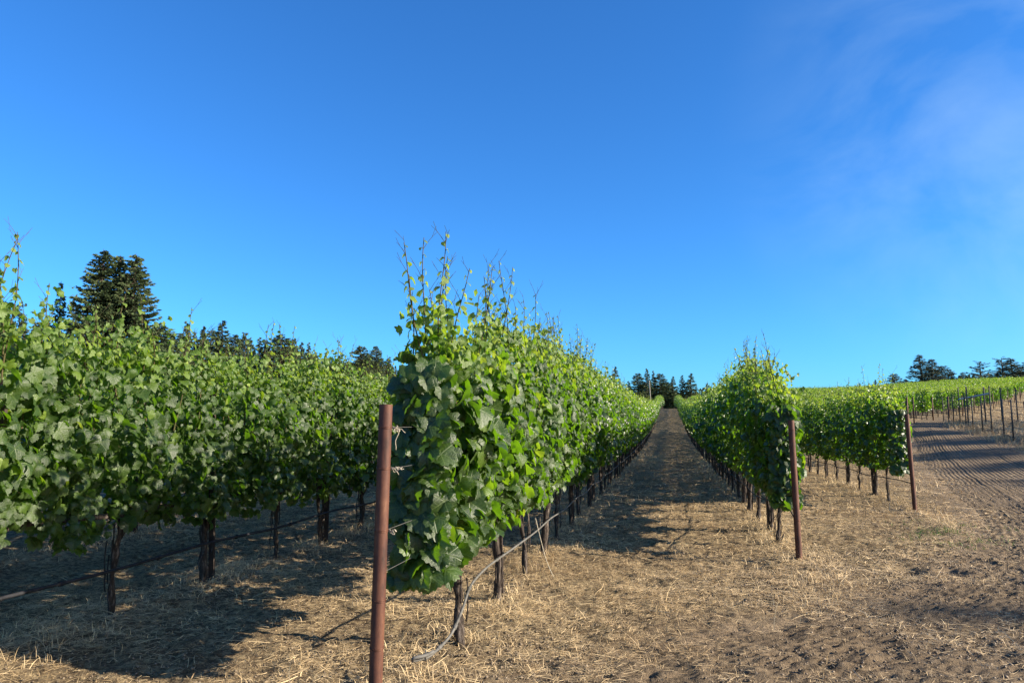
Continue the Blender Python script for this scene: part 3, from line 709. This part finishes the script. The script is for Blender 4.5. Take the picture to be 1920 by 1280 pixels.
end_post(4.33, 15.05, 1.78, .038, (-.05, 0), 'rusty steel post farthest right, beside the dirt road', ((.9, 0),))
# end posts of the hill rows
for k in range(14):
    u = 7.35 + 2.95 * k; v0 = ([29, 38, 47][k] if k < 3 else 56 + 5.6 * (k - 3)) - .6
    m = MB(); m.tube(np.array([(0, 0, -.1), (0, 0, 1.75)]), .045, 8, 0)
    tag(m.build('trellis_post', [M_rust], loc=(u, v0, H1(u, v0))), 'slim post at a row end on the slope facing the wire fence', 'post', 'posts at the row ends on the slope')

# ------------------------------------------------------------------ stakes beside every second vine
m = MB(); m.box(-.028, .028, -.014, .014, -.1, 1.9); m.box(-.006, .006, .014, .034, -.1, 1.895)
stk = m.me('training_stake', [M_stake], False)
STK = {0: ('row left of the grassy aisle', 'stakes in the row left of the aisle'), 1: ('row right of the grassy aisle', 'stakes in the row right of the aisle'), 2: ('row beside the dirt road', 'stakes in the row beside the dirt road'), 3: ('long row across the left side', 'stakes in the long left row'), 4: ('second row on the left', 'stakes in the second row on the left')}
for ri, (u, v0, v1, ph, grp, ep) in enumerate(ROWS[:5]):
    v = v0 + 1.26 * (1 if ri < 3 else 1); i = 0
    while v < (62 if ri < 4 else 22):
        o = link('training_stake', stk, loc=(u + .015, v + .09, H1(u, v))); o.rotation_euler = (R(RANDV.uniform(-2, 2)), R(RANDV.uniform(-2, 2)), R(RANDV.uniform(-12, 12)))
        a, b = STK[ri]
        if i < 6 and ri < 4: tag(o, 'dark weathered stake, %s one along the %s' % (ORD[i], a), 'stake', b)
        else: tag(o, 'dark weathered stake among the distant vine trunks of the %s' % a if ri < 4 else 'dark weathered stake glimpsed in the second row on the left', 'stake', b)
        v += 2.52; i += 1

# ------------------------------------------------------------------ drip hoses
def spline(P, n=12):
    P = np.array(P, float); out = []
    for i in range(len(P) - 1):
        p0 = P[max(i - 1, 0)]; p1 = P[i]; p2 = P[i + 1]; p3 = P[min(i + 2, len(P) - 1)]
        for t in np.linspace(0, 1, n, endpoint=False):
            out.append(.5 * ((2 * p1) + (-p0 + p2) * t + (2 * p0 - 5 * p1 + 4 * p2 - p3) * t * t + (-p0 + 3 * p1 - 3 * p2 + p3) * t ** 3))
    out.append(P[-1]); return np.array(out)
def hose(pts, r, m_, label, emit, name='drip_hose'):
    root = empty(name, tuple(pts[0])); P = spline(pts); mb = MB(); o = P - P[0]
    mb.tube(o, r, 9, 0); mb.build('hose', [m_], root)
    for q in emit:
        mm = MB(); i = int(q * (len(o) - 2)); d = o[i + 1] - o[i]; d /= np.linalg.norm(d); mm.tube(np.stack([o[i] - d * .02, o[i] + d * .02]), r * 1.5, 8, 0); mm.build('clip', [m_], root)
    tag(root, label, 'hose', 'drip hoses along the vine rows'); return root
far = lambda u, a, b, st, z: [(u + .01 * math.sin(v * 1.7), v, H1(u, v) + z + .02 * math.sin(v * 2.3)) for v in np.arange(a, b, st)]
A_pts = [(-1.42, 4.22, .27), (-1.40, 4.36, .255), (-1.36, 4.62, .30), (-1.35, 4.85, .40), (-1.36, 5.1, .50), (-1.38, 5.6, .52), (-1.40, 6.2, .50), (-1.41, 7.0, .48), (-1.41, 8.0, .47)] + far(-1.42, 9, 60, 1.3, .46)
hA = hose(A_pts, .0090, M_hoseg, 'grey dusty drip hose sagging from the front trunk along the aisle', (.012, .03, .05, .08, .12))
mb = MB()   # folded-over end held by a figure-eight clamp
mb.tube(spline([(0, 0, 0), (-.03, -.03, .0), (-.02, -.045, .018), (.03, .0, .022), (.05, .08, .02)], 8), .0105, 9, 0)
mb.tube(np.array([(.02, .035, -.02), (.02, .035, .04)]), .004, 6, 0)
mb.build('folded_end', [M_hoseg], hA)
hose([(-4.34, 1.0, .44), (-4.34, 2.5, .43)] + far(-4.34, 4, 40, 1.3, .455), .013, M_hose, 'black drip hose strung under the long leafy row on the left', (.06, .09, .12, .15, .18))
hose([(1.44, 9.35, .40), (1.42, 9.7, .52), (1.40, 10.1, .60), (1.36, 10.8, .55)] + far(1.34, 12, 40, 1.3, .46), .0085, M_hose, 'dark drip hose tied to the post right of the aisle', (.02,))
hose([(4.36, 15.1, .5), (4.30, 15.9, .52)] + far(4.28, 17, 40, 1.3, .48), .009, M_hose, 'thin dark drip hose under the row beside the dirt road', (.1,))
# thin wires from the trunks / trellis wires
def wire(u, a, b, z, label, r=.0022):
    mb = MB(); P = np.array([(0, v - a, H1(u, v) - H1(u, a) + z) for v in np.linspace(a, b, 30)]); mb.tube(P, r * .7, 5, 0)
    tag(mb.build('trellis_wire', [M_hoseg], loc=(u, a, H1(u, a))), label, 'wire', 'trellis wires')
for z_, w_ in ((.80, 'cordon'), (1.02, 'lower'), (1.35, 'middle'), (1.58, 'top')):
    wire(-1.54, 3.93, 60, z_, '%s wire running from the front rusty post into the leaves' % w_)
    wire(1.43, 9.32, 60, z_, '%s wire running from the post right of the aisle' % w_)

# canes and roots hanging near the second post (curled dry tendrils at its trunk)
mb = MB()
for k in range(3): mb.tube(spline([(0, 0, .5), (-.10 - .02 * k, -.05, .40), (-.14, -.06 + .02 * k, .25), (-.09, -.04, .12 - .03 * k), (-.02, 0, .2)], 6), .004, 4, 0)
tag(mb.build('dry_cane', [M_bark], loc=(1.45, 10.45, 0)), 'curled dry cane hanging at the trunk beside the post right of the aisle', 'cane')
mb = MB(); mb.tube(spline([(0, 0, .62), (.06, -.02, .4), (.12, -.04, .2), (.2, -.05, .03)], 6), .004, 4, 0)
tag(mb.build('dry_cane', [M_tail], loc=(-1.4, 7.85, 0)), 'pale dry cane leaning from a trunk down to the aisle', 'cane')

# ------------------------------------------------------------------ fence, pole
fp = [(13.35, 31.2), (13.75, 33.2), (14.2, 35.5), (14.6, 37.4), (14.95, 39.6), (15.4, 41.9), (15.8, 44.2), (16.3, 46.6), (16.9, 49.2), (17.5, 52.0), (18.2, 55.0), (19.0, 58.4)]
fr = empty('wire_fence', (fp[0][0], fp[0][1], H1(*fp[0]))); tag(fr, 'wire fence on dark steel posts beside the dirt road on the right', 'fence')
O = np.array([fp[0][0], fp[0][1], H1(*fp[0])])
pts3 = [np.array([a, b, H1(a, b)]) - O for a, b in fp]
for i, p in enumerate(pts3):
    m = MB(); h = 1.75 if i % 4 else 2.3; rr = .032
    m.tube(np.stack([p - [0, 0, .1], p + [0, 0, h]]), rr, 7, 0); m.build('post', [M_post], fr)
for z_ in (.15, .35, .6, .9, 1.2, 1.5, 1.68):
    m = MB(); m.tube(np.array([p + [0, 0, z_] for p in pts3]), .009, 4, 0); m.build('wire', [M_post], fr)
m = MB()
for i in range(len(pts3) - 1):
    a_, b_ = pts3[i], pts3[i + 1]; k_ = max(2, int(np.linalg.norm(b_ - a_) / .22))
    for j in range(k_):
        p = a_ + (b_ - a_) * (j / k_); m.tube(np.stack([p + [0, 0, .05], p + [0, 0, 1.5]]), .0035, 3, 0, cap=False)
m.build('wire_mesh', [M_post], fr)
m = MB(); m.tube(np.stack([pts3[4] + [0, 0, 1.95], pts3[8] + [0, 0, 1.55]]), .04, 8, 0); m.build('brace_rail', [M_galv], fr)
# second, back line of the fence crossing the field
f2 = [(17.2, 48.8), (18.8, 50.6), (20.4, 52.4), (22.0, 54.2), (23.6, 56.0), (25.2, 57.8)]
fr2 = empty('wire_fence', (f2[0][0], f2[0][1], H1(*f2[0]))); tag(fr2, 'taller wire fence behind the first one, crossing the dry field', 'fence')
O2 = np.array([f2[0][0], f2[0][1], H1(*f2[0])]); q3 = [np.array([a, b, H1(a, b)]) - O2 for a, b in f2]
for p in q3:
    m = MB(); m.tube(np.stack([p - [0, 0, .1], p + [0, 0, 2.3]]), .04, 7, 0); m.build('post', [M_post], fr2)
for z_ in (.4, .9, 1.4, 1.8, 2.2):
    m = MB(); m.tube(np.array([p + [0, 0, z_] for p in q3]), .008, 4, 0); m.build('wire', [M_post], fr2)
m = MB(); m.tube(np.array([(0, 0, -.2), (.05, 0, 2.3), (-.05, 0, 4.6)]), [.065, .06, .05], 10, 0)
tag(m.build('wooden_pole', [M_pole], loc=(-2.4, 97, H1(-2.4, 97))), 'pale leaning wooden pole standing among the far end of the vines', 'pole')

# ------------------------------------------------------------------ conifers
def conifer(seed, h, w, style='fir', stems=1, nbr=None, detail=1.0, mneedle=None):
    """trunk and crown; h height, w crown width at the widest"""
    g = np.random.default_rng(seed); root = empty('conifer')
    offs = [(0, 0, 1.0)] if stems == 1 else [(-w * .17, 0, 1.0), (w * .0, .8, .98), (w * .18, -.4, .985)]
    if stems == 1: hw = w
    else: hw = w * .74
    for (ox, oy, hs) in offs:
        hh = h * hs; mb = MB(); n = 8; t = np.linspace(0, 1, n)
        wob = np.cumsum(g.normal(0, .03, (n, 2)), 0); TP = np.stack([ox + wob[:, 0], oy + wob[:, 1], -.3 + hh * t], -1)
        mb.tube(TP, .022 * hh ** .9 * (1 - t) ** .8 * (1.0 if stems == 1 else 1.1) + .02, 8, 0)
        tr_m = mb; cr = MB()
        nb = int((nbr or 70) * detail)
        tips = g.uniform(.0, 1, nb); tt = .16 + .83 * (np.arange(nb) + g.random(nb)) / nb
        P_, D_, S_, T_, = [], [], [], []
        for i in range(nb):
            f = tt[i]; az = g.uniform(0, 6.28)
            if style == 'fir': L = hw * .5 * min(1, 1.15 * (1 - f) ** .8) * g.uniform(.75, 1.12) * (1.0 if f > .3 else .75 + f)
            elif style == 'redwood': L = hw * .5 * min(1, 1.45 * (1 - f) ** .6) * g.uniform(.75, 1.2)
            elif style == 'dense': L = hw * .5 * math.sqrt(max(0, 1 - f ** 2.2)) * g.uniform(.85, 1.05)
            else: L = hw * .5 * (1 - f * .7) * g.uniform(.3, 1.25)
            L = max(L, .25)
            o = np.array([np.interp(f, t, TP[:, k]) for k in range(3)]); d = np.array([math.cos(az), math.sin(az), 0])
            droop = {'fir': -.10, 'redwood': -.16, 'dense': -.02, 'ragged': .12}[style] + g.normal(0, .06); lift = .30 if style != 'dense' else .15
            q = np.linspace(0, 1, 5)[:, None]; BP = o + d * L * q + np.array([0, 0, 1.]) * L * (droop * 1.6 * q + lift * q ** 2.6 + .15 * (1 - f) * 0)
            tr_m.tube(BP, np.linspace(.05, .012, 5) * (h / 14), 3, 0, cap=False)
            m = int(max(6, (L / (.16 if style != 'ragged' else .14)) * 2.6 * detail))
            s = g.beta(1.5, 1.0, m) * 1.02; c = np.stack([np.interp(s, q[:, 0], BP[:, k]) for k in range(3)], -1)
            side = np.cross(d, [0, 0, 1.]); k = g.normal(0, 1, m)
            wd = .13 * L * (1.1 - s) + .10
            c += side * (k * wd)[:, None]; c[:, 2] += g.uniform(-.16, .06, m)
            P_.append(c); D_.append(d * 1.2 + side * np.sign(k)[:, None] * .5 + np.stack([g.normal(0, .3, m), g.normal(0, .3, m), g.uniform(-.7, .15, m)], -1)); S_.append(g.uniform(.20, .46, m) * (.9 if style == 'redwood' else 1) * (h / 14) ** .3)
            T_.append(np.clip(.4 + g.normal(0, .2, m) + .15 * (s - .5), 0, 1))
        P_, D_, S_, T_ = np.concatenate(P_), norm(np.concatenate(D_)), np.concatenate(S_), np.concatenate(T_)
        n_ = len(P_); sd_ = norm(np.cross(D_, g.normal(0, 1, (n_, 3)))); wq = .26
        A_ = P_ - D_ * (S_ * .35)[:, None]; E_ = P_ + D_ * (S_ * .75)[:, None]; X1 = P_ + sd_ * (S_ * wq)[:, None]; X2 = P_ - sd_ * (S_ * wq)[:, None]
        V = np.stack([A_, X1, E_, X2], 1).reshape(-1, 3); Fq = (np.array([(0, 1, 2), (0, 2, 3)])[None] + (np.arange(n_) * 4)[:, None, None]).reshape(-1, 3)
        cr.add(V, Fq, 0, np.repeat(T_, 4))
        kid(root, tr_m.build('trunk', [M_trunk], root)); kid(root, cr.build('crown', [mneedle or M_needle], root, smooth=False))
    return root
F0 = 1400.; th0 = R(6.28); a0 = R(11.87)
def tree_at(px, ytop, dist):      # bearing and elevation measured in the photograph -> world place and height
    x = (px - 960) / F0; y = (640 - ytop) / F0; D = math.cos(th0) - y * math.sin(th0); Zz = math.sin(th0) + y * math.cos(th0)
    k = dist / math.hypot(x, D); X = x * k; Dd = D * k
    u = X * math.cos(a0) - Dd * math.sin(a0); v = X * math.sin(a0) + Dd * math.cos(a0)
    return u, v, 1.6 + Zz * k
GL = {'left': 'conifers along the skyline behind the left vines', 'mid': 'conifers at the far end of the aisle', 'right': 'conifers on the skyline above the right slope'}
TREES = [  # px, top, width px, distance, style, group, label
    (3, 556, 46, 100, 'fir', 'left', 'dark conifer cut by the left edge of the picture'),
    (40, 560, 34, 112, 'ragged', 'left', 'thin ragged conifer near the left edge'),
    (117, 521, 30, 105, 'fir', 'left', 'slender dark conifer just left of the big triple conifer'),
    (141, 548, 26, 120, 'ragged', 'left', 'thin pale conifer touching the left side of the big triple conifer'),
    (-30, 575, 60, 100, 'fir', 'left', None),
    (80, 590, 50, 130, 'fir', 'left', 'low conifer between the left edge and the slender one'),
    (300, 604, 56, 120, 'dense', 'left', 'low rounded conifer at the right foot of the big triple conifer'),
    (350, 597, 30, 110, 'fir', 'left', 'first pointed conifer right of the big triple conifer'),
    (382, 606, 30, 125, 'fir', 'left', 'smaller sparse conifer between two bigger pointed ones'),
    (420, 596, 48, 110, 'fir', 'left', 'broad pointed conifer with upturned boughs, left of centre'),
    (460, 619, 34, 115, 'ragged', 'left', 'ragged conifer right of the broad pointed one'),
    (495, 632, 36, 120, 'fir', 'left', 'low conifer left of the tall bare vine shoots'),
    (527, 622, 52, 118, 'dense', 'left', 'wide dark conifer behind the tall bare vine shoots'),
    (553, 630, 26, 122, 'fir', 'left', 'narrow conifer right of the wide dark one'),
    (566, 637, 28, 126, 'fir', 'left', 'second narrow conifer right of the wide dark one'),
    (579, 638, 24, 120, 'fir', 'left', 'third narrow conifer right of the wide dark one'),
    (594, 657, 26, 130, 'fir', 'left', 'lowest conifer at the step down of the tree line'),
    (612, 672, 30, 135, 'fir', 'left', 'short conifer in the dip of the tree line'),
    (636, 664, 30, 130, 'fir', 'left', 'short dark conifer left of the dense rounded one'),
    (677, 645, 38, 125, 'dense', 'left', 'dense rounded conifer left of the tall rusty post'),
    (704, 645, 26, 128, 'dense', 'left', 'dense pointed conifer directly behind the top of the rusty post'),
    (730, 666, 24, 135, 'fir', 'left', 'small conifer right of the dense pair by the rusty post'),
    (1153, 684, 30, 150, 'fir', 'mid', 'separate conifer left of the cluster at the aisle end'),
    (1178, 712, 24, 160, 'fir', 'mid', 'shortest conifer at the left of the aisle end cluster'),
    (1195, 697, 26, 158, 'dense', 'mid', 'rounded-top conifer in the aisle end cluster'),
    (1212, 688, 24, 155, 'fir', 'mid', 'tallest narrow spire in the aisle end cluster'),
    (1225, 692, 20, 160, 'fir', 'mid', 'narrow spire right of the tallest in the aisle end cluster'),
    (1237, 698, 30, 158, 'dense', 'mid', 'broad dark conifer straight above the aisle end'),
    (1261, 703, 26, 160, 'fir', 'mid', 'conifer just right of the aisle end'),
    (1279, 701, 24, 156, 'fir', 'mid', 'pointed conifer left of the broad one right of the aisle'),
    (1295, 697, 32, 155, 'fir', 'mid', 'broad conifer at the right end of the aisle cluster'),
    (1326, 716, 18, 165, 'fir', 'mid', 'small lone conifer right of the aisle cluster'),
    (1250, 715, 40, 175, 'dense', 'mid', 'dark conifer filling the gap behind the aisle end'),
    (1210, 716, 40, 175, 'dense', 'mid', 'dark conifer filling the gap left of the aisle end'),
    (1640, 710, 12, 215, 'fir', 'right', 'tiny conifer top above the vines behind the right post'),
    (1612, 717, 9, 215, 'fir', 'right', 'tiniest conifer tip left on the right skyline'),
    (1676, 699, 26, 200, 'dense', 'right', 'small round conifer left of the tall pair on the right'),
    (1697, 709, 14, 200, 'dense', 'right', 'low conifer between the round one and the tall pair'),
    (1727, 662, 34, 190, 'fir', 'right', 'tallest pointed conifer on the right skyline'),
    (1746, 671, 34, 192, 'fir', 'right', 'pointed conifer joined to the tallest one on its right'),
    (1764, 684, 34, 195, 'dense', 'right', 'sloping conifer right of the tall joined pair'),
    (1785, 694, 18, 200, 'ragged', 'right', 'small ragged conifer in the dip of the right skyline'),
    (1804, 696, 16, 200, 'dense', 'right', 'small dense conifer in the dip of the right skyline'),
    (1837, 676, 40, 195, 'ragged', 'right', 'open windswept conifer with gaps between its boughs'),
    (1856, 700, 22, 200, 'dense', 'right', 'low conifer right of the open windswept one'),
    (1879, 669, 44, 192, 'ragged', 'right', 'broad ragged conifer, left of the last two at the right edge'),
    (1899, 669, 40, 194, 'fir', 'right', 'pointed conifer just inside the right edge'),
    (1922, 676, 34, 196, 'fir', 'right', 'conifer cut by the right edge of the picture'),
]
TP = {}
def tree_proto(style, var, grey):
    key = (style, var, grey)
    if key not in TP: TP[key] = [conifer(700 + hash_(key), 14.0, {'fir': 6.0, 'redwood': 6, 'dense': 6.0, 'ragged': 6.5}[style], style, nbr={'fir': 170, 'dense': 210, 'ragged': 90, 'redwood': 90}[style], mneedle=M_needle2 if grey else M_needle), False]
    return TP[key]
def hash_(k): return sum(ord(c) for c in k[0]) * 3 + k[1] * 11 + (5 if k[2] else 0)
RW = {'fir': 6.0, 'dense': 6.0, 'ragged': 6.5}
rt = random.Random(11)
def put_tree(style, var, grey, u, v, zb, h, width, label, group):
    pr = tree_proto(style, var, grey)
    o = copy_tree(pr[0]) if pr[1] else pr[0]; pr[1] = True
    s = h / 14.0; sx = width / RW[style]
    o.location = (u, v, zb); o.scale = (sx, sx, s); o.rotation_euler = (0, 0, rt.uniform(0, 6.28)); tag(o, label, 'tree', group); return o
for i, (px, yt, wpx, dist, st, gk, lb) in enumerate(TREES):
    if lb is None: lb = 'dark conifer half outside the left edge'
    dist += 55 if gk == 'mid' else 0
    u, v, zt = tree_at(px, yt, dist); zb = H1(u, v) - (0 if gk == 'left' else 1.5)
    h = zt - zb; width = wpx / F0 * dist * ((1.3 if gk == 'mid' else 1.7) if st == 'fir' else 1.3)
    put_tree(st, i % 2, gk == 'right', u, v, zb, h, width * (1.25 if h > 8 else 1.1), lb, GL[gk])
fill = []
for px in list(range(-20, 150, 22)) + list(range(292, 745, 15)):
    top = np.interp(px, [-20, 60, 150, 290, 330, 420, 520, 560, 600, 640, 680, 745], [585, 592, 596, 622, 618, 618, 636, 646, 668, 680, 664, 682]) + rt.uniform(-8, 10)
    dist = rt.uniform(128, 142); u, v, zt = tree_at(px, top, dist); zb = H1(u, v)
    put_tree('dense' if rt.random() < .45 else 'fir', rt.randrange(2), False, u, v, zb, zt - zb, rt.uniform(5.0, 6.6), 'lower conifer filling the dark tree line behind the left vines', 'filler conifers behind the left vines')
u, v, zt = tree_at(224, 464, 100); big = conifer(991, zt - H1(u, v), 10.8, 'redwood', 3, 250, 1.35); big.location = (u, v, H1(u, v)); big.rotation_euler = (0, 0, a0 + .32)
tag(big, 'huge dark conifer of three joined stems towering over the left vines', 'tree')
# conifers off to the sunny side, whose shadows cross the road and the foreground
for i, (u, v, h, w) in enumerate([(72, 5.2, 30.2, 7), (74, 8.8, 29.2, 4.5), (76, 20.0, 29.0, 9), (78, 24.5, 29.8, 12), (79, 29.5, 30.5, 13), (80, 34.5, 30.6, 13), (82, 40, 31.5, 13), (82, 46, 31.8, 13), (83, 52, 32, 13)]):
    put_tree('fir' if i < 2 else 'dense', i % 2, False, u, v, H1(u, v) * 0 + .6, h, w, '%s conifer of the stand beyond the field, right of the picture' % ORD[i], 'conifers beyond the field on the sunny side')
# soft woodland mass at the foot of the far tree lines
def wood(name, segs, label):
    mb = MB(); g = np.random.default_rng(3)
    for (u0, v0, u1, v1, zlo, zhi, n) in segs:
        t = g.random(n); u = u0 + (u1 - u0) * t + g.normal(0, 2, n); v = v0 + (v1 - v0) * t + g.normal(0, 2, n)
        hh = zhi * (.7 + .3 * fbm(t * 60, t * 0, 3, 8)); z = hbase(u, v) + zlo + (hh - zlo) * g.random(n) ** .8
        P = np.stack([u, v, z], -1); place_leaves(mb, 'far', P, g.normal(0, 1, (n, 3)) + [0, 0, .4], g.uniform(-3, 3, n), g.uniform(.3, .6, n), np.clip(g.normal(.4, .2, n), 0, 1))
    tag(mb.build(name, [M_needle], smooth=False), label, 'trees', kind='stuff')
wood('woodland', [(-112, 45, -80, 84, 0, 9.5, 9000), (-80, 84, -52, 128, 0, 9.5, 13000), (-52, 128, -26, 200, 0, 8, 7000), (-26, 214, 16, 222, -1.5, 7, 8000), (60, 190, 130, 170, 0, 5, 3000)], 'low dark undergrowth filling the foot of the far conifer line')
